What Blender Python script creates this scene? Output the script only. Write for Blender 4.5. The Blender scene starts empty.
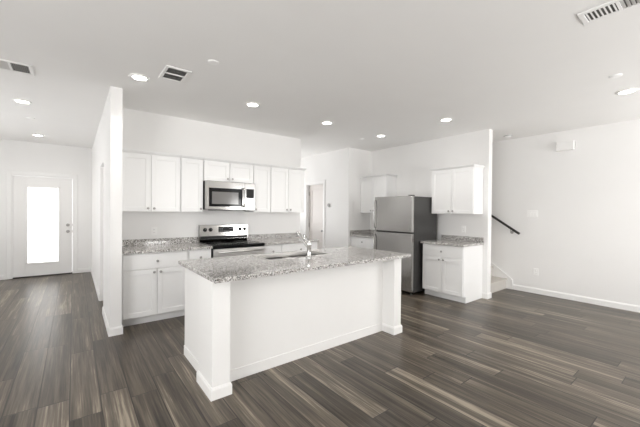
import bpy, bmesh, math
from mathutils import Vector, Matrix
PI = math.pi
scene = bpy.context.scene
COL = scene.collection

# ------------------------------------------------------------------ camera
CAM_H, FPX, YAW, PITCH, ROLL = 1.4027, 316.80, 0.6607, -0.0083, 0.0088
cam_data = bpy.data.cameras.new('camera')
cam_data.sensor_width = 36.0
cam_data.lens = FPX / 640.0 * 36.0
cam_data.clip_start = 0.05
cam = bpy.data.objects.new('camera', cam_data)
COL.objects.link(cam)
_r = Vector((math.cos(YAW), -math.sin(YAW), 0))
_f = Vector((math.sin(YAW) * math.cos(PITCH), math.cos(YAW) * math.cos(PITCH), math.sin(PITCH)))
_u = _r.cross(_f)
r2 = _r * math.cos(ROLL) + _u * math.sin(ROLL)
u2 = _u * math.cos(ROLL) - _r * math.sin(ROLL)
m3 = Matrix((r2, u2, -_f)).transposed()
cam.matrix_world = Matrix.Translation((0, 0, CAM_H)) @ m3.to_4x4()
scene.camera = cam

# ------------------------------------------------------------------ world, daylight, exposure
world = bpy.data.worlds.new('world')
scene.world = world
world.use_nodes = True
bg = world.node_tree.nodes['Background']
bg.inputs['Color'].default_value = (0.98, 0.985, 1.0, 1)
bg.inputs['Strength'].default_value = 2.5


def area_light(name, loc, rot, sx, sy, power, color=(1, 1, 1)):
    l = bpy.data.lights.new(name, 'AREA')
    l.shape = 'RECTANGLE'; l.size = sx; l.size_y = sy
    l.energy = power; l.color = color
    o = bpy.data.objects.new(name, l); COL.objects.link(o)
    o.location = loc; o.rotation_euler = rot
    return o


BACK_Y = -2.6      # the wall behind the camera
LEFT_X = -2.6      # the wall on the left of the living area
# daylight through the rear windows, plus fill lights at added, unseen windows
UP = math.radians(54)   # lamps tilted up like ground bounce, chosen to brighten the ceiling
area_light('daylight_rear', (2.375, BACK_Y - 0.10, 1.35), (PI / 2 + UP, 0, 0), 0.80, 1.5, 58, (1.0, 0.99, 0.975))
area_light('daylight_rear', (5.40, BACK_Y - 0.10, 1.20), (PI / 2 + UP, 0, 0), 1.20, 2.2, 104, (1.0, 0.99, 0.975))
area_light('fill_left_added', (LEFT_X - 0.10, 0.2, 1.40), (PI / 2 + UP * 0.5, 0, -PI / 2), 2.6, 1.9, 98, (1.0, 0.99, 0.975))  # unseen fill light added to even out the room
area_light('fill_entry_added', (LEFT_X - 0.10, 6.1, 1.40), (PI / 2 + UP, 0, -PI / 2), 1.8, 1.8, 22, (1.0, 0.99, 0.975))  # added, unseen source that brightens the hall
area_light('fill_passage_added', (3.35, 7.40 + 0.10, 1.40), (-PI / 2 - UP, 0, 0), 1.5, 1.5, 27, (1.0, 0.99, 0.975))  # added behind the range wall to lift the passage ceiling

vs = scene.view_settings
vs.view_transform = 'Standard'
vs.look = 'None'
vs.gamma = 1.0
vs.use_curve_mapping = False
vs.exposure = 0.27
scene.cycles.max_bounces = 16
scene.cycles.diffuse_bounces = 10
scene.cycles.glossy_bounces = 6
CAN_POWER = 3.2

# ------------------------------------------------------------------ materials


def mat_new(name):
    m = bpy.data.materials.new(name); m.use_nodes = True
    nt = m.node_tree
    return m, nt, nt.nodes['Principled BSDF']


def N(nt, typ, **kw):
    n = nt.nodes.new(typ)
    for k, v in kw.items():
        setattr(n, k, v)
    return n


def paint(name, col, rough=0.5, bump=0.0, bscale=350, spec=0.4, var=0.015):
    m, nt, b = mat_new(name)
    tc = N(nt, 'ShaderNodeTexCoord')
    nz = N(nt, 'ShaderNodeTexNoise'); nz.inputs['Scale'].default_value = 2.2; nz.inputs['Detail'].default_value = 3
    nt.links.new(tc.outputs['Object'], nz.inputs['Vector'])
    mx = N(nt, 'ShaderNodeMix', data_type='RGBA')
    mx.inputs[6].default_value = tuple(max(0, c - var) for c in col) + (1,)
    mx.inputs[7].default_value = tuple(min(1, c + var) for c in col) + (1,)
    nt.links.new(nz.outputs['Fac'], mx.inputs[0])
    nt.links.new(mx.outputs[2], b.inputs['Base Color'])
    b.inputs['Roughness'].default_value = rough
    b.inputs['Specular IOR Level'].default_value = spec
    if bump:
        n2 = N(nt, 'ShaderNodeTexNoise'); n2.inputs['Scale'].default_value = bscale; n2.inputs['Detail'].default_value = 2
        nt.links.new(tc.outputs['Object'], n2.inputs['Vector'])
        bp = N(nt, 'ShaderNodeBump'); bp.inputs['Strength'].default_value = bump; bp.inputs['Distance'].default_value = 0.002
        nt.links.new(n2.outputs['Fac'], bp.inputs['Height'])
        nt.links.new(bp.outputs['Normal'], b.inputs['Normal'])
    return m


def metal(name, col, rough=0.3, brushed=True, axis='Z'):
    m, nt, b = mat_new(name)
    b.inputs['Metallic'].default_value = 1.0
    b.inputs['Base Color'].default_value = (*col, 1)
    b.inputs['Roughness'].default_value = rough
    if brushed:
        tc = N(nt, 'ShaderNodeTexCoord'); mp = N(nt, 'ShaderNodeMapping')
        mp.inputs['Scale'].default_value = {'Z': (260, 260, 0.6), 'X': (0.6, 260, 260)}[axis]
        nz = N(nt, 'ShaderNodeTexNoise'); nz.inputs['Scale'].default_value = 1.0; nz.inputs['Detail'].default_value = 3
        nt.links.new(tc.outputs['Object'], mp.inputs['Vector']); nt.links.new(mp.outputs['Vector'], nz.inputs['Vector'])
        mr = N(nt, 'ShaderNodeMapRange')
        mr.inputs['To Min'].default_value = rough * 0.90; mr.inputs['To Max'].default_value = rough * 1.12
        nt.links.new(nz.outputs['Fac'], mr.inputs['Value']); nt.links.new(mr.outputs['Result'], b.inputs['Roughness'])
    return m


def emissive(name, col, strength):
    m, nt, b = mat_new(name)
    b.inputs['Base Color'].default_value = (0.9, 0.9, 0.9, 1)
    b.inputs['Emission Color'].default_value = (*col, 1)
    b.inputs['Emission Strength'].default_value = strength
    return m


def plain(name, col, rough=0.4, spec=0.5):
    m, nt, b = mat_new(name)
    b.inputs['Base Color'].default_value = (*col, 1)
    b.inputs['Roughness'].default_value = rough
    b.inputs['Specular IOR Level'].default_value = spec
    return m


def granite(name):
    m, nt, b = mat_new(name)
    tc = N(nt, 'ShaderNodeNewGeometry')
    pos = tc.outputs['Position']
    # soft cloudy base
    n1 = N(nt, 'ShaderNodeTexNoise'); n1.inputs['Scale'].default_value = 45; n1.inputs['Detail'].default_value = 5
    n1.inputs['Roughness'].default_value = 0.65
    nt.links.new(pos, n1.inputs['Vector'])
    r1 = N(nt, 'ShaderNodeValToRGB')
    e = r1.color_ramp.elements
    e[0].position = 0.33; e[0].color = (0.13, 0.115, 0.105, 1)
    e[1].position = 0.66; e[1].color = (0.76, 0.745, 0.725, 1)
    k = r1.color_ramp.elements.new(0.48); k.color = (0.47, 0.45, 0.43, 1)
    nt.links.new(n1.outputs['Fac'], r1.inputs['Fac'])
    # crystals
    v = N(nt, 'ShaderNodeTexVoronoi'); v.inputs['Scale'].default_value = 112
    nt.links.new(pos, v.inputs['Vector'])
    sx = N(nt, 'ShaderNodeSeparateColor'); nt.links.new(v.outputs['Color'], sx.inputs['Color'])
    r2_ = N(nt, 'ShaderNodeValToRGB'); r2_.color_ramp.interpolation = 'CONSTANT'
    e = r2_.color_ramp.elements
    e[0].position = 0.0; e[0].color = (0.025, 0.023, 0.022, 1)
    e[1].position = 0.17; e[1].color = (0.20, 0.178, 0.16, 1)
    for p, c in ((0.30, (0.36, 0.342, 0.325, 1)), (0.52, (0.60, 0.585, 0.57, 1)), (0.78, (0.82, 0.81, 0.795, 1))):
        q = r2_.color_ramp.elements.new(p); q.color = c
    nt.links.new(sx.outputs[0], r2_.inputs['Fac'])
    mx = N(nt, 'ShaderNodeMix', data_type='RGBA'); mx.inputs[0].default_value = 0.80
    nt.links.new(r1.outputs['Color'], mx.inputs[6]); nt.links.new(r2_.outputs['Color'], mx.inputs[7])
    nt.links.new(mx.outputs[2], b.inputs['Base Color'])
    b.inputs['Roughness'].default_value = 0.07
    b.inputs['Specular IOR Level'].default_value = 0.5
    return m


def wood_floor(name):
    """Grey-brown planks that run along Y: staggered joints, per-plank tone, streaky grain, dark seams."""
    PW, PL = 0.1795, 1.22
    m, nt, b = mat_new(name)
    L = nt.links.new
    geo = N(nt, 'ShaderNodeNewGeometry'); sp = N(nt, 'ShaderNodeSeparateXYZ'); L(geo.outputs['Position'], sp.inputs[0])

    def M(op, a, bb=None):
        n = N(nt, 'ShaderNodeMath', operation=op)
        for i, q in enumerate((a, bb)):
            if q is None: continue
            if isinstance(q, (int, float)): n.inputs[i].default_value = q
            else: L(q, n.inputs[i])
        return n.outputs[0]
    xs = M('DIVIDE', M('ADD', sp.outputs['X'], 0.020 + 10 * PW), PW)
    row = M('FLOOR', xs); fx = M('FRACT', xs)
    wn = N(nt, 'ShaderNodeTexWhiteNoise', noise_dimensions='1D'); L(row, wn.inputs['W'])
    ys = M('ADD', M('DIVIDE', sp.outputs['Y'], PL), M('MULTIPLY', wn.outputs['Value'], 7.0))
    colm = M('FLOOR', ys); fy = M('FRACT', ys)
    cb = N(nt, 'ShaderNodeCombineXYZ'); L(row, cb.inputs[0]); L(colm, cb.inputs[1])
    w2 = N(nt, 'ShaderNodeTexWhiteNoise', noise_dimensions='2D'); L(cb.outputs[0], w2.inputs['Vector'])
    pid = w2.outputs['Value']
    # grain: stretched noise shifted per plank
    gv = N(nt, 'ShaderNodeCombineXYZ')
    L(M('MULTIPLY', sp.outputs['X'], 21.0), gv.inputs[0])
    L(M('ADD', M('MULTIPLY', sp.outputs['Y'], 0.85), M('MULTIPLY', pid, 40.0)), gv.inputs[1])
    L(M('MULTIPLY', pid, 90.0), gv.inputs[2])
    g1 = N(nt, 'ShaderNodeTexNoise'); g1.inputs['Scale'].default_value = 0.75; g1.inputs['Detail'].default_value = 5
    g1.inputs['Roughness'].default_value = 0.6; g1.inputs['Distortion'].default_value = 0.5
    L(gv.outputs[0], g1.inputs['Vector'])
    g2 = N(nt, 'ShaderNodeTexNoise'); g2.inputs['Scale'].default_value = 1.0; g2.inputs['Detail'].default_value = 4; g2.inputs['Roughness'].default_value = 0.6
    gw = N(nt, 'ShaderNodeCombineXYZ')
    L(M('MULTIPLY', sp.outputs['X'], 95.0), gw.inputs[0])
    L(M('ADD', M('MULTIPLY', sp.outputs['Y'], 2.2), M('MULTIPLY', pid, 31.0)), gw.inputs[1])
    L(M('MULTIPLY', pid, 57.0), gw.inputs[2])
    L(gw.outputs[0], g2.inputs['Vector'])
    tone = M('ADD', M('ADD', M('MULTIPLY', M('SUBTRACT', pid, 0.5), 0.34), M('MULTIPLY', M('SUBTRACT', g1.outputs['Fac'], 0.5), 1.60)),
             M('ADD', M('MULTIPLY', M('SUBTRACT', g2.outputs['Fac'], 0.5), 1.05), 0.5))
    rp = N(nt, 'ShaderNodeValToRGB')
    e = rp.color_ramp.elements
    e[0].position = 0.05; e[0].color = (0.020, 0.0155, 0.011, 1)
    e[1].position = 0.92; e[1].color = (0.32, 0.275, 0.213, 1)
    k = rp.color_ramp.elements.new(0.42); k.color = (0.072, 0.058, 0.0435, 1)
    k = rp.color_ramp.elements.new(0.72); k.color = (0.142, 0.117, 0.089, 1)
    L(tone, rp.inputs['Fac'])
    # seams
    ex = M('MINIMUM', fx, M('SUBTRACT', 1.0, fx)); ey = M('MINIMUM', fy, M('SUBTRACT', 1.0, fy))
    d = M('MINIMUM', M('MULTIPLY', ex, PW), M('MULTIPLY', ey, PL))
    sm = N(nt, 'ShaderNodeMapRange'); sm.inputs['From Min'].default_value = 0.0016; sm.inputs['From Max'].default_value = 0.0052
    L(d, sm.inputs['Value'])
    mx = N(nt, 'ShaderNodeMix', data_type='RGBA'); mx.inputs[6].default_value = (0.026, 0.021, 0.018, 1)
    L(sm.outputs['Result'], mx.inputs[0]); L(rp.outputs['Color'], mx.inputs[7])
    L(mx.outputs[2], b.inputs['Base Color'])
    rr = N(nt, 'ShaderNodeMapRange'); rr.inputs['To Min'].default_value = 0.24; rr.inputs['To Max'].default_value = 0.38
    L(g1.outputs['Fac'], rr.inputs['Value']); L(rr.outputs['Result'], b.inputs['Roughness'])
    bp = N(nt, 'ShaderNodeBump'); bp.inputs['Strength'].default_value = 0.25; bp.inputs['Distance'].default_value = 0.002
    L(M('ADD', sm.outputs['Result'], M('MULTIPLY', g2.outputs['Fac'], 0.12)), bp.inputs['Height'])
    L(bp.outputs['Normal'], b.inputs['Normal'])
    b.inputs['Specular IOR Level'].default_value = 0.38
    return m


WALL = paint('wall_paint', (0.875, 0.871, 0.864), 0.62, 0.12)
CEIL = paint('ceiling_paint', (0.875, 0.869, 0.860), 0.75, 0.15, 180)
TRIM = paint('trim_paint', (0.885, 0.882, 0.875), 0.35, var=0.008)
CAB = paint('cabinet_paint', (0.875, 0.877, 0.876), 0.36, var=0.008)
ISL = paint('island_paint', (0.855, 0.85, 0.838), 0.5, 0.05)
GRAN = granite('speckled_granite')
FLOOR = wood_floor('grey_plank_floor')
STEEL = metal('stainless_steel', (0.46, 0.452, 0.44), 0.25, True, 'Z')
STEELB = metal('stainless_steel_lit', (0.74, 0.73, 0.715), 0.30, True, 'X')  # steel lightened to carry the window reflection on the oven front
STEELX = metal('stainless_steel_horizontal', (0.44, 0.432, 0.42), 0.085, True, 'X')
CHROME = metal('polished_chrome', (0.66, 0.66, 0.65), 0.12, False)
NICKEL = metal('satin_nickel', (0.42, 0.41, 0.40), 0.28, False)
FRSIDE = plain('dark_grey_appliance_side', (0.038, 0.037, 0.036), 0.38)
BLACKG = plain('black_glass', (0.008, 0.008, 0.009), 0.05, 0.2)
BLACK = plain('black_plastic', (0.012, 0.012, 0.012), 0.4, 0.25)
RAILB = plain('black_rail', (0.018, 0.016, 0.015), 0.35)
MWIN = plain('microwave_window_mesh', (0.16, 0.155, 0.15), 0.10, 0.6)
BURN = plain('burner_ring_print', (0.09, 0.09, 0.09), 0.2)
BTN = plain('button_print', (0.33, 0.33, 0.33), 0.4)
WPLAST = plain('white_plastic', (0.93, 0.928, 0.92), 0.35)
GREYP = plain('grey_plastic', (0.40, 0.39, 0.38), 0.4)
DARKV = plain('duct_shade', (0.13, 0.126, 0.12), 0.8)
VFRAME = paint('vent_frame_enamel', (0.86, 0.855, 0.848), 0.5, var=0.004)
VENTG = plain('vent_shade_grey', (0.72, 0.71, 0.695), 0.6)  # grey tone puts the shade of the blade faces into their colour
LENS = emissive('lamp_lens', (1.0, 0.965, 0.90), 14.0)
FROST = emissive('frosted_daylit_glass', (1.0, 0.99, 0.965), 1.5)
CARPET = paint('stair_carpet', (0.60, 0.575, 0.54), 0.95, 0.6, 500, 0.1, 0.03)
DOORP = paint('door_paint', (0.86, 0.855, 0.845), 0.4, var=0.006)
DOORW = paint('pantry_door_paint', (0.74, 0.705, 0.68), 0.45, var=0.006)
GLASS, gnt, gb = mat_new('window_glass')
_o = gnt.nodes['Material Output']
_tr = N(gnt, 'ShaderNodeBsdfTransparent'); _gl = N(gnt, 'ShaderNodeBsdfGlossy'); _gl.inputs['Roughness'].default_value = 0.02
_ms = N(gnt, 'ShaderNodeMixShader'); _ms.inputs[0].default_value = 0.06
gnt.links.new(_tr.outputs[0], _ms.inputs[1]); gnt.links.new(_gl.outputs[0], _ms.inputs[2]); gnt.links.new(_ms.outputs[0], _o.inputs['Surface'])
GROUND = paint('patio_concrete', (0.50, 0.48, 0.45), 0.9, 0.2, 60)

# ------------------------------------------------------------------ mesh helpers


class MB:
    def __init__(self): self.bm = bmesh.new()

    def box(self, x0, x1, y0, y1, z0, z1, bev=0.0, seg=1):
        t = bmesh.new()
        bmesh.ops.create_cube(t, size=1.0)
        for v in t.verts:
            v.co = Vector(((x0 + x1) / 2 + v.co.x * (x1 - x0), (y0 + y1) / 2 + v.co.y * (y1 - y0), (z0 + z1) / 2 + v.co.z * (z1 - z0)))
        if bev:
            bmesh.ops.bevel(t, geom=t.edges[:], offset=bev, segments=seg, profile=0.5, affect='EDGES')
        return self._merge(t)

    def _merge(self, t, smooth=False):
        if smooth:
            for f in t.faces: f.smooth = True
        me = bpy.data.meshes.new('tmp'); t.to_mesh(me); t.free()
        self.bm.from_mesh(me); bpy.data.meshes.remove(me)
        return self

    def tube(self, pts, r, n=16, caps=True):
        """round bar through points; r is a radius or a list of radii"""
        pts = [Vector(p) for p in pts]
        rs = r if isinstance(r, (list, tuple)) else [r] * len(pts)
        t = bmesh.new(); rings = []
        prev = None
        for i, p in enumerate(pts):
            d = (pts[min(i + 1, len(pts) - 1)] - pts[max(i - 1, 0)]).normalized()
            a = d.orthogonal().normalized() if prev is None else (prev - d * prev.dot(d)).normalized()
            prev = a
            b_ = d.cross(a)
            rings.append([t.verts.new(p + (a * math.cos(2 * PI * k / n) + b_ * math.sin(2 * PI * k / n)) * rs[i]) for k in range(n)])
        for i in range(len(rings) - 1):
            for k in range(n):
                t.faces.new((rings[i][k], rings[i][(k + 1) % n], rings[i + 1][(k + 1) % n], rings[i + 1][k]))
        for f in t.faces: f.smooth = True
        if caps:
            t.faces.new(rings[0][::-1]); t.faces.new(rings[-1])
        bmesh.ops.recalc_face_normals(t, faces=t.faces[:])
        return self._merge(t)

    def lathe(self, prof, center, axis=(0, 0, 1), n=24):
        """prof: (radius, height) pairs, turned about axis through center"""
        ax = Vector(axis).normalized(); a = ax.orthogonal().normalized(); b_ = ax.cross(a); c = Vector(center)
        t = bmesh.new(); rings = []
        for rr, hh in prof:
            if rr < 1e-6: rings.append([t.verts.new(c + ax * hh)])
            else: rings.append([t.verts.new(c + ax * hh + (a * math.cos(2 * PI * k / n) + b_ * math.sin(2 * PI * k / n)) * rr) for k in range(n)])
        for i in range(len(rings) - 1):
            A, B = rings[i], rings[i + 1]
            for k in range(n):
                q = [A[k % len(A)], A[(k + 1) % len(A)], B[(k + 1) % len(B)], B[k % len(B)]]
                u = []
                for v in q:
                    if v not in u: u.append(v)
                if len(u) > 2:
                    try: t.faces.new(u)
                    except ValueError: pass
        bmesh.ops.recalc_face_normals(t, faces=t.faces[:])
        for f in t.faces: f.smooth = True
        for e in t.edges:
            if len(e.link_faces) == 2 and e.calc_face_angle(0) > 0.7: e.smooth = False
        return self._merge(t)

    def prism(self, pts, lo, hi, axis='x'):
        """extrude a 2D outline along an axis; for 'x' the outline is (y, z)"""
        t = bmesh.new()
        P = {'x': lambda p, w: (w, p[0], p[1]), 'y': lambda p, w: (p[0], w, p[1]), 'z': lambda p, w: (p[0], p[1], w)}[axis]
        A = [t.verts.new(P(p, lo)) for p in pts]; B = [t.verts.new(P(p, hi)) for p in pts]
        t.faces.new(A); t.faces.new(B[::-1]); n = len(pts)
        for i in range(n):
            t.faces.new((A[i], A[(i + 1) % n], B[(i + 1) % n], B[i]))
        bmesh.ops.recalc_face_normals(t, faces=t.faces[:])
        return self._merge(t)

    def build(self, name, mat, parent=None, shift=None):
        me = bpy.data.meshes.new(name)
        if shift is not None:
            for v in self.bm.verts: v.co -= Vector(shift)
        self.bm.to_mesh(me); self.bm.free()
        me.materials.append(mat)
        o = bpy.data.objects.new(name, me); COL.objects.link(o)
        if parent is not None: o.parent = parent
        elif shift is not None: o.location = shift
        return o


def bx(*a, **k): return MB().box(*a, **k)


def thing(name, label, cat, loc=(0, 0, 0), rz=0.0, group=None):
    o = bpy.data.objects.new(name, None); COL.objects.link(o)
    o.empty_display_size = 0.1
    o.location = loc; o.rotation_euler = (0, 0, rz)
    o['label'] = label; o['category'] = cat
    if group: o['group'] = group
    return o


def tag(o, label, cat, group=None):
    o['label'] = label; o['category'] = cat
    if group: o['group'] = group
    return o


def struct(name, mb, mat, label=None, cat=None):
    o = mb.build(name, mat)
    o['kind'] = 'structure'
    if label: o['label'] = label
    if cat: o['category'] = cat
    return o


def copy_thing(root, loc, label, group=None):
    r = root.copy(); COL.objects.link(r); r.location = loc; r['label'] = label
    if group: r['group'] = group
    for ch in list(root.children):
        c = ch.copy(); COL.objects.link(c); c.parent = r
        for g in list(ch.children):
            d = g.copy(); COL.objects.link(d); d.parent = c
    return r


# ------------------------------------------------------------------ measured plan (metres)
H = 2.749
XW0, XW1 = 0.315, 0.427          # wing wall
YW0 = 4.158
YA, YA2 = 4.943, 5.063           # range wall
XA1 = 3.366                      # its right end
XH = 0.316                       # hall wall
YD = 8.69                        # wall with the front door
XC, YG = 4.598, 4.932            # pantry wall, alcove wall
XF, YF = 5.280, 2.372            # fridge wall and its near end
XR = 6.343                       # right wall

# ------------------------------------------------------------------ shell
struct('floor', bx(-2.8, 6.6, -2.8, 9.0, -0.12, 0.0), FLOOR, 'grey brown wood plank floor', 'floor')
struct('ceiling', bx(-2.8, 6.6, -2.8, 9.0, H, H + 0.12), CEIL, 'flat off white ceiling', 'ceiling')
struct('wall_wing', bx(XW0, XW1, YW0, 5.145, 0, H), WALL)
struct('wall_kitchen', bx(XW1, XA1, YA, YA2, 0, H), WALL)
w = MB()
w.box(XH, XH + .12, 5.860, YD, 0, H); w.box(XH, XH + .12, 5.145, 5.860, 2.06, H)
struct('wall_hall', w, WALL)
w = MB()          # front-door wall with its opening
w.box(LEFT_X, -0.975, YD, YD + .14, 0, H); w.box(-0.003, XH + .12, YD, YD + .14, 0, H); w.box(-0.975, -0.003, YD, YD + .14, 2.075, H)
struct('wall_entry', w, WALL)
w = MB()          # pantry wall facing left, with its doorway
w.box(XC, XC + .12, YG, 5.79, 0, H); w.box(XC, XC + .12, 6.46, 7.5, 0, H); w.box(XC, XC + .12, 5.79, 6.46, 2.05, H)
struct('wall_pantry', w, WALL)
struct('wall_alcove', bx(XC + .12, XF + .12, YG, YG + .12, 0, H), WALL)
struct('wall_fridge', bx(XF, XF + .12, YF, YG, 0, H), WALL)
struct('wall_right', bx(XR, XR + .14, BACK_Y, 9.0, 0, H), WALL)
w = MB()          # far end of the passage; its unseen window is added for fill light
w.box(XH + .12, 2.55, 7.4, 7.52, 0, H); w.box(4.15, XC, 7.4, 7.52, 0, H); w.box(2.55, 4.15, 7.4, 7.52, 0, .6); w.box(2.55, 4.15, 7.4, 7.52, 2.2, H)
struct('wall_passage', w, WALL)
w = MB()
w.box(2.55, 2.60, 7.43, 7.49, .6, 2.2); w.box(4.10, 4.15, 7.43, 7.49, .6, 2.2); w.box(2.60, 4.10, 7.43, 7.49, .6, .65); w.box(2.60, 4.10, 7.43, 7.49, 2.15, 2.2)
wn_ = struct('window_5', w, TRIM)
bx(2.55, 4.15, 7.510, 7.516, .6, 2.2).build('pane', GLASS, wn_)
struct('wall_stairs', bx(XF + .12, XR, 6.2, 6.32, 0, H), WALL)
# left wall; its two unseen windows are added for the fill lights
w = MB()
w.box(LEFT_X - .14, LEFT_X, BACK_Y, -1.15, 0, H); w.box(LEFT_X - .14, LEFT_X, 1.55, 5.15, 0, H); w.box(LEFT_X - .14, LEFT_X, 7.05, YD + .14, 0, H)
w.box(LEFT_X - .14, LEFT_X, 5.15, 7.05, 0, .45); w.box(LEFT_X - .14, LEFT_X, 5.15, 7.05, 2.40, H)
w.box(LEFT_X - .14, LEFT_X, -1.15, 1.55, 0, 0.45); w.box(LEFT_X - .14, LEFT_X, -1.15, 1.55, 2.40, H)
struct('wall_left', w, WALL)
# rear wall: a window and a sliding door
w = MB()
RO = ((1.95, 2.80, 0.55, 2.12), (4.75, 6.05, 0.0, 2.38))
w.box(LEFT_X, RO[0][0], BACK_Y - .14, BACK_Y, 0, H); w.box(RO[0][1], RO[1][0], BACK_Y - .14, BACK_Y, 0, H)
w.box(RO[1][1], XR + .14, BACK_Y - .14, BACK_Y, 0, H)
for (a, b_, z0, z1) in RO:
    if z0 > 0: w.box(a, b_, BACK_Y - .14, BACK_Y, 0, z0)
    w.box(a, b_, BACK_Y - .14, BACK_Y, z1, H)
struct('wall_rear', w, WALL)
for i, (a, b_, z0, z1) in enumerate(RO):
    w = MB(); t_ = .05; y0, y1 = BACK_Y - .09, BACK_Y - .03
    w.box(a, a + t_, y0, y1, z0, z1); w.box(b_ - t_, b_, y0, y1, z0, z1); w.box(a + t_, b_ - t_, y0, y1, z0, z0 + t_)
    w.box(a + t_, b_ - t_, y0, y1, z1 - t_, z1); mid = (a + b_) / 2; w.box(mid - .035, mid + .035, y0, y1, z0 + t_, z1 - t_)
    wn_ = struct('window_%d' % (i + 1), w, TRIM)
    bx(a, b_, BACK_Y - .126, BACK_Y - .120, z0, z1).build('pane', GLASS, wn_)
w = MB(); t_ = .05; x0, x1 = LEFT_X - .09, LEFT_X - .03
w.box(x0, x1, -1.15, -1.10, .45, 2.40); w.box(x0, x1, 1.50, 1.55, .45, 2.40); w.box(x0, x1, -1.10, 1.50, .45, .50)
w.box(x0, x1, -1.10, 1.50, 2.35, 2.40); w.box(x0, x1, .165, .235, .50, 2.35)
wn_ = struct('window_3', w, TRIM)  # added opening for the left fill light
bx(LEFT_X - .126, LEFT_X - .120, -1.15, 1.55, .45, 2.40).build('pane', GLASS, wn_)
w = MB()
w.box(x0, x1, 5.15, 5.20, .45, 2.40); w.box(x0, x1, 7.0, 7.05, .45, 2.40); w.box(x0, x1, 5.20, 7.0, .45, .50)
w.box(x0, x1, 5.20, 7.0, 2.35, 2.40); w.box(x0, x1, 6.07, 6.13, .50, 2.35)
wn_ = struct('window_4', w, TRIM)  # added opening for the hall fill light
bx(LEFT_X - .126, LEFT_X - .120, 5.15, 7.05, .45, 2.40).build('pane', GLASS, wn_)
gr = struct('trim_0', bx(-14, 16, -16, BACK_Y - .2, -0.2, -0.05), GROUND, 'concrete patio outside the rear windows', 'ground')

# baseboards
BT, BH = 0.013, 0.092


def bprof(mb, x0, x1, y0, y1):
    """box with a thin stepped top edge"""
    mb.box(x0, x1, y0, y1, 0.001, BH - .012); return mb


def base_along_y(mb, x, sgn, y0, y1):
    # board on a wall face at x, projecting in direction sgn
    o = [(0, .001), (BT, .001), (BT, BH - .018), (BT * .45, BH), (0, BH)]
    mb.prism([(x + sgn * p, q) for p, q in o], y0, y1, 'y'); return mb


def base_along_x(mb, y, sgn, x0, x1):
    o = [(0, .001), (BT, .001), (BT, BH - .018), (BT * .45, BH), (0, BH)]
    mb.prism([(y + sgn * p, q) for p, q in o], x0, x1, 'x'); return mb


m = MB(); base_along_y(m, XW0, -1, YW0 - BT, 5.145); base_along_x(m, YW0, -1, XW0, XW1); base_along_y(m, XW1, 1, YW0 - BT, 4.33)
struct('baseboard_wing', m, TRIM)
m = MB(); base_along_y(m, XH, -1, 5.862, YD - .001); struct('baseboard_hall', m, TRIM)
m = MB(); base_along_x(m, YD, -1, LEFT_X + .001, -1.045); base_along_x(m, YD, -1, 0.068, XH - BT - .001); struct('baseboard_entry', m, TRIM)
m = MB(); base_along_y(m, XR, -1, BACK_Y, 2.385); struct('baseboard_right', m, TRIM)
m = MB(); base_along_x(m, YF, -1, XF - BT, XF + .12 + BT); base_along_y(m, XF, -1, YF, 2.448); base_along_y(m, XF + .12, 1, YF, 2.49)
struct('baseboard_fridge', m, TRIM)
m = MB(); base_along_y(m, XC, -1, YG, 5.715); base_along_y(m, XC, -1, 6.535, 7.399); struct('baseboard_pantry', m, TRIM)
m = MB(); base_along_y(m, LEFT_X, 1, BACK_Y, YD - BT); struct('baseboard_left', m, TRIM)

# ---- front door (glazed), its casing
m = MB()
CW = 0.068
m.box(-0.975 - CW, -0.975, YD - .018, YD - .0005, 0.001, 2.075 + CW, bev=.004); m.box(-0.003, -0.003 + CW, YD - .018, YD - .0005, 0.001, 2.075 + CW, bev=.004)
m.box(-0.975, -0.003, YD - .018, YD - .0005, 2.075, 2.075 + CW, bev=.004)
m.box(-0.975, -0.955, YD, YD + .139, 0.001, 2.075); m.box(-0.023, -0.003, YD, YD + .139, 0.001, 2.075); m.box(-0.955, -0.023, YD, YD + .139, 2.055, 2.075)
struct('trim_1', m, TRIM, 'white casing around the front door', 'door casing')
dx0, dx1, gx0, gx1, gz0, gz1 = -0.952, -0.026, -0.768, -0.224, 0.262, 1.858
yd0, yd1 = YD + .012, YD + .056
m = MB()
m.box(dx0, gx0, yd0, yd1, .022, 2.050, bev=.002); m.box(gx1, dx1, yd0, yd1, .022, 2.050, bev=.002)
m.box(gx0, gx1, yd0, yd1, .022, gz0, bev=.001); m.box(gx0, gx1, yd0, yd1, gz1, 2.050, bev=.001)
door1 = struct('door_1', m, DOORP, 'white front door with a tall frosted glass panel', 'door')
m = MB(); q = .030
m.box(gx0 - .006, gx0 + q, yd0 - .010, yd0 + .02, gz0 - .006, gz1 + .006, bev=.005, seg=2); m.box(gx1 - q, gx1 + .006, yd0 - .010, yd0 + .02, gz0 - .006, gz1 + .006, bev=.005, seg=2)
m.box(gx0 + q, gx1 - q, yd0 - .010, yd0 + .02, gz0 - .006, gz0 + q, bev=.005, seg=2); m.box(gx0 + q, gx1 - q, yd0 - .010, yd0 + .02, gz1 - q, gz1 + .006, bev=.005, seg=2)
m.build('glass_frame', DOORP, door1)
bx(gx0 + q - .004, gx1 - q + .004, yd0 + .008, yd0 + .016, gz0 + q - .004, gz1 - q + .004).build('frosted_glass', FROST, door1)
kx = -0.100
MB().lathe([(0, 0), (.031, 0), (.031, .008), (.024, .016), (.016, .018), (.016, .028), (0, .028)], (kx, yd0, 1.052), (0, -1, 0)).build('deadbolt', NICKEL, door1)
MB().lathe([(0, 0), (.032, 0), (.032, .008), (.014, .012), (.012, .036), (.024, .042), (.030, .056), (.026, .068), (.012, .074), (0, .075)], (kx, yd0, .915), (0, -1, 0)).build('door_knob', NICKEL, door1)
m = MB(); m.box(-0.027, -0.0235, yd0 - .004, yd0 + .03, 1.02, 1.08); m.box(-0.027, -0.0235, yd0 - .004, yd0 + .03, .885, .945); m.build('strike_plate', NICKEL, door1)
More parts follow.
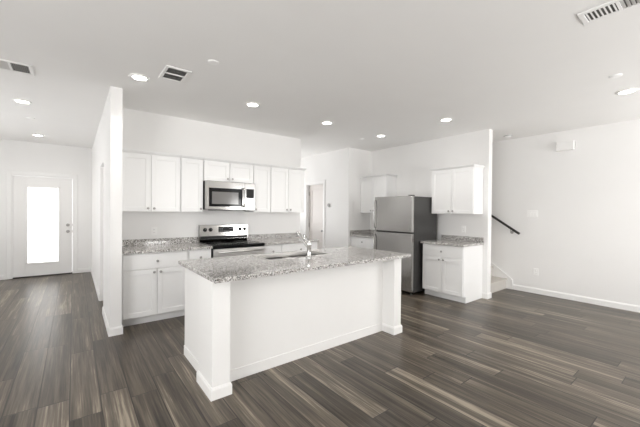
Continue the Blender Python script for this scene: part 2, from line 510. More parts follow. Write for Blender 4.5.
struct('trim_2', bx(-0.955, -0.023, YD - .01, YD + .139, 0.001, .020, bev=.004), plain('bronze_threshold', (0.05, 0.045, 0.04), 0.4), 'dark threshold under the front door', 'threshold')

# ---- closet doorway in the hall
m = MB()
m.box(XH + .001, XH + .119, 5.842, 5.859, 0.001, 2.06); m.box(XH + .001, XH + .119, 5.146, 5.163, 0.001, 2.06); m.box(XH + .001, XH + .119, 5.163, 5.842, 2.043, 2.059)
struct('trim_3', m, TRIM, 'white jamb of the hall closet doorway', 'door casing')
d3 = struct('door_3', bx(XH + .082, XH + .117, 5.165, 5.840, .012, 2.040, bev=.002), DOORP, 'white closet door recessed in the hall doorway', 'door')
m = MB()
for z in (.25, 1.05, 1.83): m.tube([(XH + .077, 5.835, z - .045), (XH + .077, 5.835, z + .045)], .006, 10)
m.build('hinge', NICKEL, d3)

# ---- pantry door
m = MB(); c0, c1 = 5.79, 6.46
m.box(XC - .018, XC - .0005, c0 - CW, c0, .001, 2.05 + CW, bev=.004); m.box(XC - .018, XC - .0005, c1, c1 + CW, .001, 2.05 + CW, bev=.004)
m.box(XC - .018, XC - .0005, c0, c1, 2.05, 2.05 + CW, bev=.004)
m.box(XC, XC + .119, c0, c0 + .015, .001, 2.05); m.box(XC, XC + .119, c1 - .015, c1, .001, 2.05); m.box(XC, XC + .119, c0 + .015, c1 - .015, 2.035, 2.05)
struct('trim_4', m, TRIM, 'white casing of the panelled door in the passage', 'door casing')
m = MB(); px0, px1 = XC + .070, XC + .105; a0, a1 = c0 + .018, c1 - .018
st = .105
m.box(px0, px1, a0, a0 + st, .012, 2.032, bev=.002); m.box(px0, px1, a1 - st, a1, .012, 2.032, bev=.002)
for z0, z1 in ((.012, .24), (.90, 1.09), (1.90, 2.032)): m.box(px0, px1, a0 + st, a1 - st, z0, z1, bev=.002)
m.box(px0 + .012, px1 - .006, a0 + st - .002, a1 - st + .002, .2, 1.95)
d2 = struct('door_2', m, DOORW, 'two panel white door in the passage doorway', 'door')
m = MB()
for z in (.25, 1.05, 1.83): m.box(px0 - .012, px0 - .001, a1 - .004, a1 + .003, z - .05, z + .05)
m.build('hinge', NICKEL, d2)
MB().lathe([(0, 0), (.030, 0), (.030, .008), (.013, .012), (.012, .036), (.026, .044), (.028, .058), (.012, .068), (0, .069)], (px0, a0 + .06, .93), (-1, 0, 0)).build('door_knob', NICKEL, d2)

# ------------------------------------------------------------------ stairs, skirt, handrail
S0, RISE, RUN, NST = 2.495, 0.185, 0.255, 13
for k in range(1):
    pts = [(S0, 0.001)]
    for i in range(NST):
        y = S0 + i * RUN; z = (i + 1) * RISE
        pts += [(y, z - .03), (y - .02, z - .025), (y - .02, z - .005), (y - .012, z), (y + RUN, z)]
    pts.append((S0 + NST * RUN, 0.001))
    stairs = struct('trim_5', MB().prism(pts, XF + .122, XR - .026, 'x'), CARPET, 'pale carpeted stairs rising behind the fridge wall', 'stairs')
sl = RISE / RUN
m = MB(); y0 = 2.395
m.prism([(y0, .001), (y0, .17), (y0 + .03, .195), (y0 + 3.2, .195 + 3.17 * sl), (y0 + 3.2, .001)], XR - .024, XR - .0005, 'x')
m.prism([(y0 - .006, .001), (y0 - .006, .172), (y0 + .028, .204), (y0 + 3.2, .204 + 3.17 * sl), (y0 + 3.2, .185 + 3.17 * sl), (y0 + .034, .185), (y0 + .01, .16), (y0 + .01, .001)], XR - .032, XR - .0245, 'x')
struct('trim_6', m, TRIM, 'white stair skirt board on the right wall', 'stair skirt')
hr = thing('stair_handrail', 'black sloping handrail on the right wall above the stairs', 'handrail', (XR, 2.27, 1.04))
hx = XR - .065
ysl = .66
m = MB(); m.tube([(hx, 2.275, 1.025), (hx, 2.31, 1.045), (hx, 5.2, 1.045 + 2.89 * ysl)], .021, 14); m.build('rail', RAILB, hr, (XR, 2.27, 1.04))
for yy in (2.42, 3.6, 4.9):
    z = 1.045 + (yy - 2.31) * ysl
    m = MB(); m.tube([(hx, yy, z - .018), (hx, yy, z - .055), (hx + .03, yy, z - .075), (XR - .009, yy, z - .075)], .007, 10)
    m.lathe([(0, 0), (.028, 0), (.028, .006), (0, .008)], (XR - .001, yy, z - .075), (-1, 0, 0))
    m.build('rail_bracket', NICKEL, hr, (XR, 2.27, 1.04))

# ------------------------------------------------------------------ cabinets (local frame: front faces -Y, x runs along the width)
KNOB = [(0, 0), (.007, 0), (.006, .010), (.010, .014), (.0155, .019), (.0155, .024), (.010, .028), (0, .029)]


def shaker(mb, x0, x1, z0, z1, r=.058):
    y0, y1 = 0.0, 0.020
    b_ = .0018
    mb.box(x0, x0 + r, y0, y1, z0, z1, bev=b_); mb.box(x1 - r, x1, y0, y1, z0, z1, bev=b_)
    mb.box(x0 + r - .001, x1 - r + .001, y0, y1, z0, z0 + r, bev=b_); mb.box(x0 + r - .001, x1 - r + .001, y0, y1, z1 - r, z1, bev=b_)
    mb.box(x0 + r - .002, x1 - r + .002, y0 + .009, y1 - .003, z0 + r - .002, z1 - r + .002)
    return mb


def knob(parent, x, z):
    return MB().lathe(KNOB, (x, 0, z), (0, -1, 0), 18).build('knob', NICKEL, parent)


def doors(t, x0, x1, z0, z1, n, knob_z, hinge='L'):
    g = .0035
    wd = (x1 - x0) / n
    for i in range(n):
        a, b_ = x0 + i * wd + g, x0 + (i + 1) * wd - g
        d = shaker(MB(), a, b_, z0, z1).build('door', CAB, t)
        kx_ = (b_ - .033) if (n == 2 and i == 0) or (n == 1 and hinge == 'L') else a + .033
        knob(d, kx_, knob_z)


def base_cabinet(label, loc, rz, w_, n=2, depth=.60, hinge='L', top=.872, group=None):
    t = thing('base_cabinet', label, 'cabinet', loc, rz, group)
    m = MB(); m.box(0, w_, .021, depth, .102, top); m.box(0, .018, .085, depth, .001, .102); m.box(w_ - .018, w_, .085, depth, .001, .102)
    m.build('cabinet_body', CAB, t)
    bx(.018, w_ - .018, .090, .106, .001, .101).build('toe_kick', CAB, t)
    doors(t, .004, w_ - .004, .108, .672, n, .636, hinge)
    d = MB(); d.box(.0065, w_ - .0065, 0, .020, .680, .860, bev=.003); d.box(.03, w_ - .03, -.0012, .004, .704, .836, bev=.001)
    dr = d.build('drawer', CAB, t)
    knob(dr, w_ / 2, .770)
    return t


def crown(mb, w_, depth, z, left=True, right=True):
    """small stepped crown along the front and the free ends"""
    xa, xb = (-.022 if left else 0), (w_ + .022 if right else w_)
    # sloping face that leans out, with a flat fillet on top, mitred at free ends
    t = bmesh.new(); loops = []
    for e, zz in ((0.0, z), (.004, z), (.024, z + .026), (.024, z + .036), (0.0, z + .036)):
        el, er = (e if left else 0), (e if right else 0)
        loops.append([t.verts.new(c) for c in ((-el, depth, zz), (-el, .001 - e, zz), (w_ + er, .001 - e, zz), (w_ + er, depth, zz))])
    for i in range(5):
        A, B = loops[i], loops[(i + 1) % 5]
        for k in range(3): t.faces.new((A[k], A[k + 1], B[k + 1], B[k]))
    t.faces.new([l[0] for l in loops]); t.faces.new([l[3] for l in loops][::-1])
    t.faces.new(loops[4]); t.faces.new(loops[0][::-1])
    bmesh.ops.remove_doubles(t, verts=t.verts[:], dist=1e-6)
    bmesh.ops.recalc_face_normals(t, faces=t.faces[:])
    mb._merge(t)


def upper_cabinet(label, loc, rz, w_, z0, z1, n=2, depth=.325, hinge='L', ends=(False, False), group=None):
    t = thing('wall_cabinet', label, 'cabinet', loc, rz, group)
    bx(0, w_, .021, depth, z0, z1).build('cabinet_body', CAB, t)
    doors(t, .003, w_ - .003, z0 + .003, z1 - .012, n, z0 + .045, hinge)
    m = MB(); crown(m, w_, depth, z1 - .002, *ends); m.build('crown_moulding', CAB, t)
    return t


UZ0, UZ1 = 1.372, 2.122
UY = YA - .33
GU = 'white wall cabinets over the range counter'
upper_cabinet('leftmost white two door wall cabinet, beside the white wall end', (XW1 + .004, UY, 0), 0, .728, UZ0, UZ1, 2, group=GU)
upper_cabinet('narrow white one door wall cabinet left of the microwave', (1.162, UY, 0), 0, .305, UZ0, UZ1, 1, hinge='L', group=GU)
upper_cabinet('short white two door wall cabinet above the microwave', (1.470, UY, 0), 0, .774, 1.824, UZ1, 2, group=GU)
upper_cabinet('narrow white one door wall cabinet right of the microwave', (2.247, UY, 0), 0, .308, UZ0, UZ1, 1, hinge='R', group=GU)
upper_cabinet('white two door wall cabinet at the right end of the range wall', (2.558, UY, 0), 0, .680, UZ0, UZ1, 2, ends=(False, True), group=GU)
BY = 4.312
GB = 'white base cabinets along the range wall'
base_cabinet('white two door base cabinet beside the white wall end', (XW1 + .020, BY, 0), 0, .736, 2, depth=.628, group=GB)
base_cabinet('narrow white base cabinet left of the range', (1.186, BY, 0), 0, .300, 1, depth=.628, group=GB)
base_cabinet('narrow white base cabinet right of the range', (2.278, BY, 0), 0, .312, 1, depth=.628, hinge='R', group=GB)
base_cabinet('white base cabinet at the right end of the range wall', (2.593, BY, 0), 0, .715, 2, depth=.628, group=GB)
# fridge wall (fronts face left)
RZ = -PI / 2
upper_cabinet('white two door wall cabinet on the fridge wall, right of the refrigerator', (XF - .331, 3.190, 0), RZ, .738, UZ0, UZ1, 2, ends=(True, True))
upper_cabinet('white wall cabinet in the corner, partly behind the refrigerator', (XF - .331, YG - .002, 0), RZ, .712, UZ0, UZ1, 2, ends=(False, True))
base_cabinet('white base cabinet right of the refrigerator, with granite top', (4.662, 3.165, 0), RZ, .715, 2, depth=.617)
base_cabinet('white base cabinet in the corner, left of the refrigerator', (4.672, YG - .004, 0), RZ, .690, 2, depth=.607)

# ------------------------------------------------------------------ worktops
CT0, CT1, SP = .874, .908, .992


def top_thing(name, label, mb_top, mb_splash):
    t = thing(name, label, 'countertop', (0, 0, CT0))
    mb_top.build('worktop', GRAN, t, (0, 0, CT0))
    if mb_splash: mb_splash.build('backsplash', GRAN, t, (0, 0, CT0))
    return t


top_thing('granite_countertop', 'speckled granite countertop left of the range',
          bx(XW1 + .001, 1.490, 4.290, YA - .001, CT0, CT1, bev=.004), bx(XW1 + .002, 1.489, YA - .022, YA - .001, CT1 - .001, SP, bev=.002))
top_thing('granite_countertop', 'speckled granite countertop right of the range',
          bx(2.276, 3.330, 4.290, YA - .001, CT0, CT1, bev=.004), bx(2.277, 3.329, YA - .022, YA - .001, CT1 - .001, SP, bev=.002))
top_thing('granite_countertop', 'speckled granite countertop on the cabinet right of the refrigerator',
          bx(4.632, XF - .001, 2.430, 3.185, CT0, CT1, bev=.004), bx(XF - .022, XF - .001, 2.432, 3.183, CT1 - .001, SP, bev=.002))
top_thing('granite_countertop', 'shaded granite countertop in the corner left of the refrigerator',
          bx(4.640, XF - .001, 4.222, YG - .001, CT0, CT1, bev=.004),
          MB().box(XF - .022, XF - .001, 4.224, YG - .024, CT1 - .001, SP, bev=.002).box(4.645, XF - .001, YG - .023, YG - .001, CT1 - .001, SP, bev=.002))

# ------------------------------------------------------------------ island
IX0, IX1, IY0, IYB = 0.806, 2.998, 2.312, 3.215
IP = 2.480                                   # face of the recessed panel
isl = thing('kitchen_island', 'white panelled kitchen island with square end posts', 'kitchen island', (1.9, 2.8, 0))
IS = (1.9, 2.8, 0)
m = MB()
m.box(.850, 2.960, IP, IP + .02, .001, CT0 - .001); m.box(.850, .870, IP + .02, IYB, .001, CT0 - .001); m.box(2.940, 2.960, IP + .02, IYB, .001, CT0 - .001)
m.box(.870, 2.940, IP + .02, IYB - .022, .10, .12); m.box(.870, 2.940, IYB - .10, IYB - .085, .001, .10)
m.box(.870, 1.50, IYB - .040, IYB - .022, .12, CT0 - .002); m.box(2.38, 2.940, IYB - .040, IYB - .022, .12, CT0 - .002); m.box(1.50, 2.38, IYB - .040, IYB - .022, .12, .62)
m.build('island_body', ISL, isl, IS)
for k, (a, b_) in enumerate(((.870, 1.40), (1.403, 1.938), (1.941, 2.476), (2.479, 2.940))):
    d = MB(); shaker(d, a + .002, b_ - .002, .108, .862)
    for v in d.bm.verts: v.co.y = IYB - v.co.y
    bmesh.ops.reverse_faces(d.bm, faces=d.bm.faces[:])
    d = d.build('door', CAB, isl, IS)
    MB().lathe(KNOB, (b_ - .035 if k % 2 == 0 else a + .035, IYB, .80), (0, 1, 0), 18).build('knob', NICKEL, d, (0, 0, 0)).location = (-1.9, -2.8, 0)
PYB = 2.631
for (a, b_, yb) in ((IX0, IX0 + .136, PYB), (2.872, IX1, PYB)):
    p = bx(a, b_, IY0, yb, .001, CT0 - .001, bev=.002).build('post', ISL, isl, IS)
    q = MB(); o = [(0, .002), (BT, .002), (BT, BH - .018), (BT * .45, BH), (0, BH)]
    x0, x1, y0, y1 = a, b_, IY0, yb
    # mitred base trim that wraps the post
    t = bmesh.new(); loops = []
    for e, z in o:
        loops.append([t.verts.new(c) for c in ((x0 - e, y0 - e, z), (x1 + e, y0 - e, z), (x1 + e, y1 + e, z), (x0 - e, y1 + e, z))])
    for i in range(len(loops)):
        A, B = loops[i], loops[(i + 1) % len(loops)]
        for k in range(4): t.faces.new((A[k], A[(k + 1) % 4], B[(k + 1) % 4], B[k]))
    bmesh.ops.recalc_face_normals(t, faces=t.faces[:])
    q._merge(t); q.build('post_base', ISL, p).location = (-1.9, -2.8, 0)
    if a > 2: bx(x0 + .002, x1 + .016, y0 + .01, y1 - .01, CT0 - .042, CT0 - .002, bev=.004).build('post_cap', ISL, p).location = (-1.9, -2.8, 0)
m = MB(); m.box(IX0 + .136 + BT + .001, 2.872 - BT - .001, IP - .007, IP, .001, BH); m.box(.843, .850, PYB + BT + .001, IYB - .002, .001, BH)
m.build('baseboard_trim', ISL, isl, IS)
# worktop with the sink opening
SX0, SX1, SY0, SY1 = 1.545, 2.315, 2.790, 3.170
t = bmesh.new()
xs = [.800, SX0, SX1, 3.100]; ys = [2.250, SY0, SY1, 3.262]
vt = {}
for zi, z in enumerate((CT0, CT1)):
    for i, x in enumerate(xs):
        for j, y in enumerate(ys): vt[i, j, zi] = t.verts.new((x, y, z))
for i in range(3):
    for j in range(3):
        if (i, j) == (1, 1): continue
        t.faces.new((vt[i, j, 1], vt[i + 1, j, 1], vt[i + 1, j + 1, 1], vt[i, j + 1, 1]))
        t.faces.new((vt[i, j, 0], vt[i, j + 1, 0], vt[i + 1, j + 1, 0], vt[i + 1, j, 0]))


def side(a, b_): t.faces.new((vt[a + (0,)], vt[b_ + (0,)], vt[b_ + (1,)], vt[a + (1,)]))


for i in range(3):
    side((i, 0), (i + 1, 0)); side((i + 1, 3), (i, 3)); side((0, i + 1), (0, i)); side((3, i), (3, i + 1))
side((2, 1), (1, 1)); side((1, 2), (2, 2)); side((1, 1), (1, 2)); side((2, 2), (2, 1))
bmesh.ops.recalc_face_normals(t, faces=t.faces[:])
be = [e for e in t.edges if len(e.link_faces) == 2 and e.calc_face_angle(0) > 1]
bmesh.ops.bevel(t, geom=be, offset=.003, segments=2, profile=.5, affect='EDGES')
q = MB(); q._merge(t)
tag(q.build('island_countertop', GRAN, None, (1.9, 2.8, CT0)), 'long speckled granite countertop on the kitchen island', 'countertop')
# double-bowl sink under the opening
sk = thing('kitchen_sink', 'stainless double bowl sink set into the island countertop', 'sink', (1.94, 2.98, .70))
SS = (1.94, 2.98, .70)


def bowl(x0, x1, y0, y1, zt, zb, th=.004):
    """open-top rounded bowl with walls of real thickness"""
    def rr(x0, x1, y0, y1, r, z, n=5):
        out = []
        for cx_, cy_, a0 in ((x1 - r, y1 - r, 0), (x0 + r, y1 - r, PI / 2), (x0 + r, y0 + r, PI), (x1 - r, y0 + r, 1.5 * PI)):
            for k in range(n + 1):
                a = a0 + PI / 2 * k / n; out.append((cx_ + r * math.cos(a), cy_ + r * math.sin(a), z))
        return out
    t = bmesh.new()
    i_ = .012
    L_ = [rr(x0, x1, y0, y1, .03, zt), rr(x0 + i_, x1 - i_, y0 + i_, y1 - i_, .04, zb + .03), rr(x0 + i_ + .025, x1 - i_ - .025, y0 + i_ + .025, y1 - i_ - .025, .04, zb)]
    O_ = [rr(x0 + i_, x1 - i_, y0 + i_, y1 - i_, .05, zb - th), rr(x0 - th, x1 + th, y0 - th, y1 + th, .034, zt)]
    R = [[t.verts.new(c) for c in l] for l in L_]
    R2 = [[t.verts.new(c) for c in l] for l in O_]
    n = len(R[0])
    for A, B in ((R[0], R[1]), (R[1], R[2]), (R2[0], R2[1]), (R2[1], R[0])):
        for k in range(n): t.faces.new((A[k], A[(k + 1) % n], B[(k + 1) % n], B[k]))
    t.faces.new(R[2]); t.faces.new(R2[0])
    bmesh.ops.recalc_face_normals(t, faces=t.faces[:])
    for f in t.faces: f.smooth = len(f.verts) == 4
    return t


for a, b_ in ((SX0 - .006, 1.928), (1.952, SX1 + .006)):
    m = MB(); m._merge(bowl(a, b_, SY0 - .006, SY1 + .006, CT0 - .003, .70)); bo = m.build('bowl', STEELB, sk, SS)
    MB().lathe([(0, .003), (.030, .003), (.040, .0015), (.044, 0), (0, 0)], ((a + b_) / 2, 2.99, .7005), (0, 0, 1)).build('drain', CHROME, bo)
bx(1.922, 1.958, SY0 - .004, SY1 + .004, CT0 - .026, CT0 - .004, bev=.004).build('divider', STEELB, sk, SS)
m = MB(); z0, z1 = CT1 + .0004, CT1 + .0035; r0 = .014
m.box(SX0 - r0, SX1 + r0, SY0 - r0, SY0 + .004, z0, z1, bev=.001); m.box(SX0 - r0, SX1 + r0, SY1 - .004, SY1 + r0, z0, z1, bev=.001)
m.box(SX0 - r0, SX0 + .004, SY0 + .004, SY1 - .004, z0, z1, bev=.001); m.box(SX1 - .004, SX1 + r0, SY0 + .004, SY1 - .004, z0, z1, bev=.001)
m.box(SX0 + .001, SX1 - .001, SY0 + .001, SY0 + .004, CT0 - .006, z0); m.box(SX0 + .001, SX1 - .001, SY1 - .004, SY1 - .001, CT0 - .006, z0)
m.box(SX0 + .001, SX0 + .004, SY0 + .004, SY1 - .004, CT0 - .006, z0); m.box(SX1 - .004, SX1 - .001, SY0 + .004, SY1 - .004, CT0 - .006, z0)
m.build('rim', STEELB, sk, SS)
# faucet
FX, FY = 1.957, 2.700
fc = thing('kitchen_faucet', 'chrome single lever faucet with an angled spout on the island', 'faucet', (FX, FY, CT1))
m = MB(); m.lathe([(0, 0), (.031, 0), (.031, .006), (.024, .014), (.0225, .06), (.0225, .115), (.026, .125), (.026, .150), (.021, .166), (0, .168)], (0, 0, .0005)); m.build('faucet_body', CHROME, fc)
m = MB(); m.tube([(0, .010, .105), (0, .06, .142), (0, .155, .212), (0, .205, .244), (0, .222, .250)], [.014, .0155, .0185, .0200, .0190], 18); m.build('spout', CHROME, fc)
m = MB(); m.tube([(0, .205, .238), (0, .215, .205)], [.017, .015], 16); m.build('spray_head', CHROME, fc)
m = MB(); m.tube([(0, -.002, .160), (-.004, .02, .185), (-.012, .055, .220), (-.016, .080, .238)], [.012, .0095, .008, .0085], 14); m.build('lever', CHROME, fc)

# ------------------------------------------------------------------ electric range
RX0, RX1, RYF, RYB = 1.497, 2.270, 4.262, YA - .006
rw = RX1 - RX0
rg = thing('electric_range', 'stainless freestanding electric range with black glass cooktop', 'range', (RX0, RYF, 0))
m = MB(); m.box(0, rw, .045, RYB - RYF, .03, .885); m.box(.03, rw - .03, .10, RYB - RYF - .05, .001, .03); m.build('range_body', BLACK, rg)
m = MB(); m.box(-.001, rw + .001, .004, RYB - RYF - .07, .886, .916, bev=.008, seg=3); ck = m.build('cooktop', BLACKG, rg)
m = MB()
for cx_, cy_, r in ((.20, .17, .115), (.57, .17, .09), (.20, .43, .075), (.57, .43, .105)):
    for q in (r, r * .62):
        m = MB(); m.lathe([(q - .0025, 0), (q + .0025, 0), (q + .0025, .0006), (q - .0025, .0006), (q - .0025, 0)], (cx_, cy_, .9161), n=40); m.build('burner_ring', BURN, ck)
m = MB(); m.box(.004, rw - .004, .006, .044, .215, .735, bev=.004); dd = m.build('oven_door', BLACKG, rg)
m = MB(); m.box(.002, rw - .002, .004, .044, .738, .866, bev=.006, seg=2); m.build('door_trim', STEELB, dd)
bx(0, rw, .012, .044, .869, .884, bev=.003).build('front_lip', BLACKG, rg)
m = MB(); m.tube([(.05, -.036, .822), (rw - .05, -.036, .822)], .0135, 16)
for x in (.075, rw - .075): m.tube([(x, .004, .822), (x, -.036, .822)], .009, 12)
m.build('oven_handle', STEELB, dd)
bx(.004, rw - .004, .010, .044, .045, .208, bev=.005).build('storage_drawer', STEELX, rg)
# backguard
gy0 = RYB - RYF - .075; gy1 = RYB - RYF
m = MB(); m.prism([(gy0 + .02, .905), (gy0, .955), (gy0 + .006, 1.163), (gy0 + .034, 1.172), (gy1, 1.172), (gy1, .905)], 0, rw, 'x'); bk = m.build('backguard', STEELX, rg)
sl_ = .006 / .208


def on_guard(x0, x1, z0, z1, th):
    return MB().prism([(gy0 + (z0 - .955) * sl_ - th, z0), (gy0 + (z1 - .955) * sl_ - th, z1), (gy0 + (z1 - .955) * sl_ + .004, z1), (gy0 + (z0 - .955) * sl_ + .004, z0)], x0, x1, 'x')


dsp = on_guard(.285, .530, 1.055, 1.140, .003).build('control_display', BLACK, bk)
m = MB()
for i in range(7):
    for j in range(2):
        x = .300 + i * .032
        if 2 <= i <= 4 and j == 1: continue
        z = 1.068 + j * .034
        y = gy0 + (z - .955) * sl_ - .0036
        bx(x, x + .018, y - .0004, y + .001, z, z + .010).build('button', BTN, bk)
on_guard(.385, .432, 1.022, 1.034, .0015).build('badge', BLACK, bk)
for x in (.078, .160, .640, .718):
    z = 1.098; y = gy0 + (z - .955) * sl_
    k = MB().lathe([(0, 0), (.029, 0), (.029, .006), (.024, .010), (.022, .028), (.018, .031), (0, .031)], (x, y, z), (0, -1, .029), 24).build('control_knob', BLACK, bk)
    bx(x - .002, x + .002, y - .034, y - .029, z, z + .020).build('knob_pointer', BTN, k)
on_guard(.004, rw - .004, .957, 1.000, .001).build('vent_strip', BLACK, bk)

# ------------------------------------------------------------------ microwave
MX0, MX1, MYF = 1.473, 2.241, 4.552
mw_ = MX1 - MX0
mw = thing('microwave_oven', 'stainless over the range microwave with black framed window', 'microwave', (MX0, MYF, 1.395))
mh = .424
bx(0, mw_, .030, YA - .004 - MYF, .012, mh, bev=.002).build('microwave_body', BLACK, mw)
bx(.15, mw_ - .15, .02, .33, .0, .011).build('vent_grille', BLACK, mw)
dw = .600
m = MB(); fx0, fx1, fz0, fz1 = .055, .560, .060, .325
m.box(0, fx0, 0, .029, .012, mh, bev=.003); m.box(fx1, dw, 0, .029, .012, mh, bev=.003); m.box(fx0 - .004, fx1 + .004, 0, .029, .012, fz0, bev=.003); m.box(fx0 - .004, fx1 + .004, 0, .029, fz1, mh, bev=.003)
md = m.build('microwave_door', STEELX, mw)
m = MB(); m.box(fx0 + .001, fx1 - .001, .003, .026, fz0 + .001, fz1 - .001); wf = m.build('window_frame', BLACKG, md)
bx(fx0 + .042, fx1 - .062, .001, .004, fz0 + .036, fz1 - .052).build('window_pane', MWIN, wf)
m = MB(); m.tube([(dw - .028, -.030, .055), (dw - .028, -.038, .10), (dw - .028, -.038, .30), (dw - .028, -.030, .345)], .012, 14)
for z in (.07, .33): m.tube([(dw - .028, .002, z), (dw - .028, -.034, z)], .008, 10)
m.build('door_handle', STEELX, md)
m = MB(); m.box(dw + .003, mw_, 0, .029, .012, mh, bev=.003); cp = m.build('control_panel', STEELX, mw)
bx(dw + .024, mw_ - .016, -.0025, .004, .195, .335, bev=.002).build('control_display', BLACK, cp)
m = MB()
for i in range(3):
    for j in range(4):
        x = dw + .040 + i * .036; z = .060 + j * .034
        m.box(x, x + .022, -.0012, .002, z, z + .016)
m.build('keypad', BTN, cp)

# ------------------------------------------------------------------ refrigerator (local frame, front faces left)
FRX, FRY0, FRY1, FRH = 4.425, 3.204, 4.046, 1.672
fw = FRY1 - FRY0
fr = thing('refrigerator', 'stainless top freezer refrigerator with dark grey sides', 'refrigerator', (FRX, FRY1, 0), RZ)
bx(0, fw, .066, .735, .045, FRH - .012, bev=.004).build('fridge_body', FRSIDE, fr)
m = MB(); m.box(.03, fw - .03, .075, .10, .012, .044); m.box(.05, fw - .05, .12, .70, .020, .044); m.build('base_grille', BLACK, fr)
for x in (.06, fw - .06):
    MB().lathe([(0, 0), (.022, 0), (.022, .016), (.012, .020), (.012, .045), (0, .045)], (x, .09, .001)).build('levelling_foot', GREYP, fr)
SPL = 1.043
for nm, z0, z1, hz in (('freezer_door', SPL + .010, FRH - .004, (SPL + .05, FRH - .06)), ('fridge_door', .055, SPL - .012, (SPL - .06 - .62, SPL - .06))):
    m = MB(); m.box(.002, fw - .002, 0, .060, z0, z1, bev=.009, seg=3); d = m.build(nm, STEEL, fr)
    hx_ = .032
    m = MB(); m.tube([(hx_, .002, hz[0]), (hx_, -.020, hz[0] + .02), (hx_, -.034, hz[0] + .09), (hx_, -.037, (hz[0] + hz[1]) / 2), (hx_, -.034, hz[1] - .09), (hx_, -.020, hz[1] - .02), (hx_, .002, hz[1])], .0095, 14)
    m.build('door_handle', STEEL, d)
    bx(.012, fw - .012, .0605, .0665, z0 + .012, z1 - .012).build('door_gasket', BLACK, d)
bx(fw - .09, fw - .012, .010, .085, FRH - .003, FRH + .012, bev=.003).build('hinge_cover', FRSIDE, fr)

# ------------------------------------------------------------------ ceiling fixtures
can = thing('recessed_light', 'round recessed ceiling light nearest the white wall end left of the kitchen', 'ceiling light', (0.526, 3.690, H), 0, 'recessed ceiling lights')
MB().lathe([(.066, -.002), (.090, -.002), (.094, -.006), (.090, -.010), (.070, -.014), (.064, -.010), (.066, -.002)], (0, 0, 0), n=40).build('trim_ring', WPLAST, can)
MB().lathe([(0, -.0115), (.064, -.0095), (.0645, -.003), (0, -.003)], (0, 0, 0), n=36).build('lens', LENS, can)
ld = bpy.data.lights.new('lamp', 'AREA'); ld.shape = 'DISK'; ld.size = .12; ld.energy = CAN_POWER; ld.spread = math.radians(125); ld.color = (1.0, .965, .92)
lo = bpy.data.objects.new('lamp', ld); COL.objects.link(lo); lo.parent = can; lo.location = (0, 0, -.018)
for x, y, lab in ((1.790, 3.714, 'recessed ceiling light in front of the microwave'),
                  (3.041, 3.759, 'recessed ceiling light before the passage, second from the fridge along the kitchen row'),
                  (4.295, 3.785, 'recessed ceiling light in front of the refrigerator'),
                  (4.276, 2.532, 'recessed ceiling light in front of the right fridge wall cabinet'),
                  (4.796, 0.694, 'recessed ceiling light nearest the right wall'),
                  (-0.511, 5.448, 'recessed ceiling light in the hall beside the left ceiling vent'),
                  (-0.521, 7.780, 'recessed ceiling light nearest the front door')):
    copy_thing(can, (x, y, H), lab)
DISC = [(0, -.012), (.040, -.012), (.048, -.008), (.050, -.001), (0, -.001)]
det = thing('sprinkler_cover', 'small flat white ceiling disc right of the middle vent', 'sprinkler cover', (1.001, 2.888, H), 0, 'white ceiling discs')
MB().lathe(DISC, (0, 0, 0), n=28).build('cover_plate', WPLAST, det)
for x, y, lab in ((-.506, 6.388, 'small flat white ceiling disc in the hall between the two lights'),
                  (4.239, 4.198, 'small flat white ceiling disc above the corner wall cabinet'),
                  (4.175, .685, 'small flat white ceiling disc left of the far right light')):
    copy_thing(det, (x, y, H), lab)
sm = thing('smoke_detector', 'small white smoke detector on the ceiling by the stairs', 'smoke detector', (5.98, 2.37, H))
MB().lathe([(0, -.038), (.030, -.038), (.042, -.030), (.058, -.016), (.062, -.001), (0, -.001)], (0, 0, 0), n=32).build('detector_housing', WPLAST, sm)
MB().lathe([(.0585, -.018), (.064, -.016), (.066, -.010), (.062, -.008), (.0585, -.018)], (0, 0, 0), n=32).build('vent_slot', GREYP, sm)


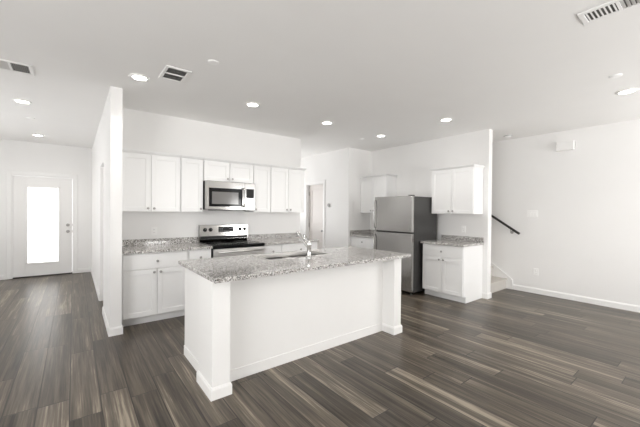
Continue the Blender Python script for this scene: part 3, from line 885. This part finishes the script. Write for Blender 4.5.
def register(label, x0, x1, y0, y1, along, halves, fr_=.030, pitch=.018, grey=False):
    """ceiling register: dark plate painted as duct shade, frame and tilted blades; blades run along `along`"""
    t = thing('ceiling_vent', label, 'vent', ((x0 + x1) / 2, (y0 + y1) / 2, H)); S = ((x0 + x1) / 2, (y0 + y1) / 2, H)
    z0, z1 = H - .012, H - .0008
    bx(x0 + .01, x1 - .01, y0 + .01, y1 - .01, H - .0025, H - .0008).build('duct_shade_plate', DARKV, t, S)  # flat dark plate in place of the shaded duct
    m = MB()
    m.box(x0, x0 + fr_, y0, y1, z0, z1, bev=.003); m.box(x1 - fr_, x1, y0, y1, z0, z1, bev=.003)
    m.box(x0 + fr_ - .002, x1 - fr_ + .002, y0, y0 + fr_, z0, z1, bev=.003); m.box(x0 + fr_ - .002, x1 - fr_ + .002, y1 - fr_, y1, z0, z1, bev=.003)
    # the bar between the two halves
    if along == 'x': m.box(x0 + fr_, x1 - fr_, (y0 + y1) / 2 - .008, (y0 + y1) / 2 + .008, z0, z1)
    else: m.box((x0 + x1) / 2 - .008, (x0 + x1) / 2 + .008, y0 + fr_, y1 - fr_, z0, z1)
    m.build('vent_frame', VFRAME, t, S)
    if along == 'x': u0, u1, a, b_ = y0 + fr_, y1 - fr_, x0 + fr_, x1 - fr_
    else: u0, u1, a, b_ = x0 + fr_, x1 - fr_, y0 + fr_, y1 - fr_
    mid = (u0 + u1) / 2
    for hi, (h0, h1) in enumerate(((u0, mid - .008), (mid + .008, u1))):
        n = max(3, int(round((h1 - h0) / pitch))); stp = (h1 - h0) / n
        tilt = halves[hi]
        for i in range(n):
            u = h0 + (i + .5) * stp
            if tilt == 2:      # flat bars with open slots between them
                MB().prism([(u - .0048, H - .0092), (u + .0048, H - .0092), (u + .0048, H - .0080), (u - .0048, H - .0080)], a, b_, 'y' if along == 'y' else 'x').build('blade', VFRAME, t, S)
                continue
            dx_ = .0085 * tilt; dz = .0034 if tilt else .0011
            pts = [(u - dx_, H - .0072 - dz), (u - dx_ + .0012, H - .0072 - dz), (u + dx_ + .0012, H - .0072 + dz), (u + dx_, H - .0072 + dz)]
            MB().prism(pts, a, b_, 'y' if along == 'y' else 'x').build('blade', (VENTG if grey else WPLAST) if tilt else VENTG, t, S)
    return t


register('long white ceiling vent at the left edge over the hall', -.640, -.312, 4.030, 4.315, 'y', (1, 0), pitch=.014, grey=True)
register('square two row white ceiling vent between two kitchen ceiling lights', .675, .905, 3.215, 3.560, 'x', (1, 1), pitch=.019)
register('white ceiling vent at the top right, nearest the camera', 2.680, 2.868, .250, .640, 'x', (1, 2), pitch=.021, grey=True)

# ------------------------------------------------------------------ wall fixtures


def plate(name, label, cat, loc, rz, w_, h_, gangs, kind):
    """local frame: plate faces -Y"""
    t = thing(name, label, cat, loc, rz)
    p = bx(-w_ / 2, w_ / 2, -.0075, -.0005, -h_ / 2, h_ / 2, bev=.0025, seg=2).build('cover_plate', WPLAST, t)
    for g in range(gangs):
        x = (g - (gangs - 1) / 2) * .046
        if kind == 'switch':
            bx(x - .0165, x + .0165, -.0115, -.0065, -.033, .033, bev=.002).build('rocker', WPLAST, t)
        else:
            for z in (-.020, .020):
                r = bx(x - .0165, x + .0165, -.0095, -.0065, z - .0145, z + .0145, bev=.003, seg=2).build('receptacle', WPLAST, t)
                m = MB(); m.box(x - .0075, x - .0055, -.0100, -.0088, z - .003, z + .006); m.box(x + .0055, x + .0075, -.0100, -.0088, z - .003, z + .006); m.build('slot', BLACK, r)
    return t


plate('wall_outlet', 'white outlet above the counter left of the range', 'outlet', (.890, YA, 1.098), 0, .075, .117, 1, 'outlet')
plate('wall_outlet', 'white outlet above the counter right of the refrigerator', 'outlet', (XF, 2.775, 1.105), RZ, .075, .117, 1, 'outlet')
plate('light_switch', 'white three gang light switch on the right wall', 'light switch', (XR, 2.098, 1.382), RZ, .168, .120, 3, 'switch')
plate('wall_outlet', 'white outlet low on the right wall', 'outlet', (XR, 2.030, .375), RZ, .078, .120, 1, 'outlet')
ch = thing('door_chime', 'white rectangular door chime box high on the right wall', 'door chime', (XR, 1.634, 2.490), RZ)
bx(-.118, .118, -.060, -.0008, -.072, .072, bev=.008, seg=3).build('chime_cover', WALL, ch)
bx(-.124, .124, -.012, -.0006, -.064, .064, bev=.003).build('chime_base', GREYP, ch)
th = thing('thermostat', 'round grey thermostat on the wall beside the panelled door', 'thermostat', (XC, 5.572, 1.535), RZ)
MB().lathe([(0, 0), (.050, 0), (.050, .006), (.044, .014), (0, .014)], (0, -.0008, 0), (0, -1, 0), 32).build('thermostat_base', WPLAST, th)
MB().lathe([(0, 0), (.040, 0), (.041, .010), (.036, .016), (0, .017)], (0, -.0150, 0), (0, -1, 0), 32).build('dial', GREYP, th)
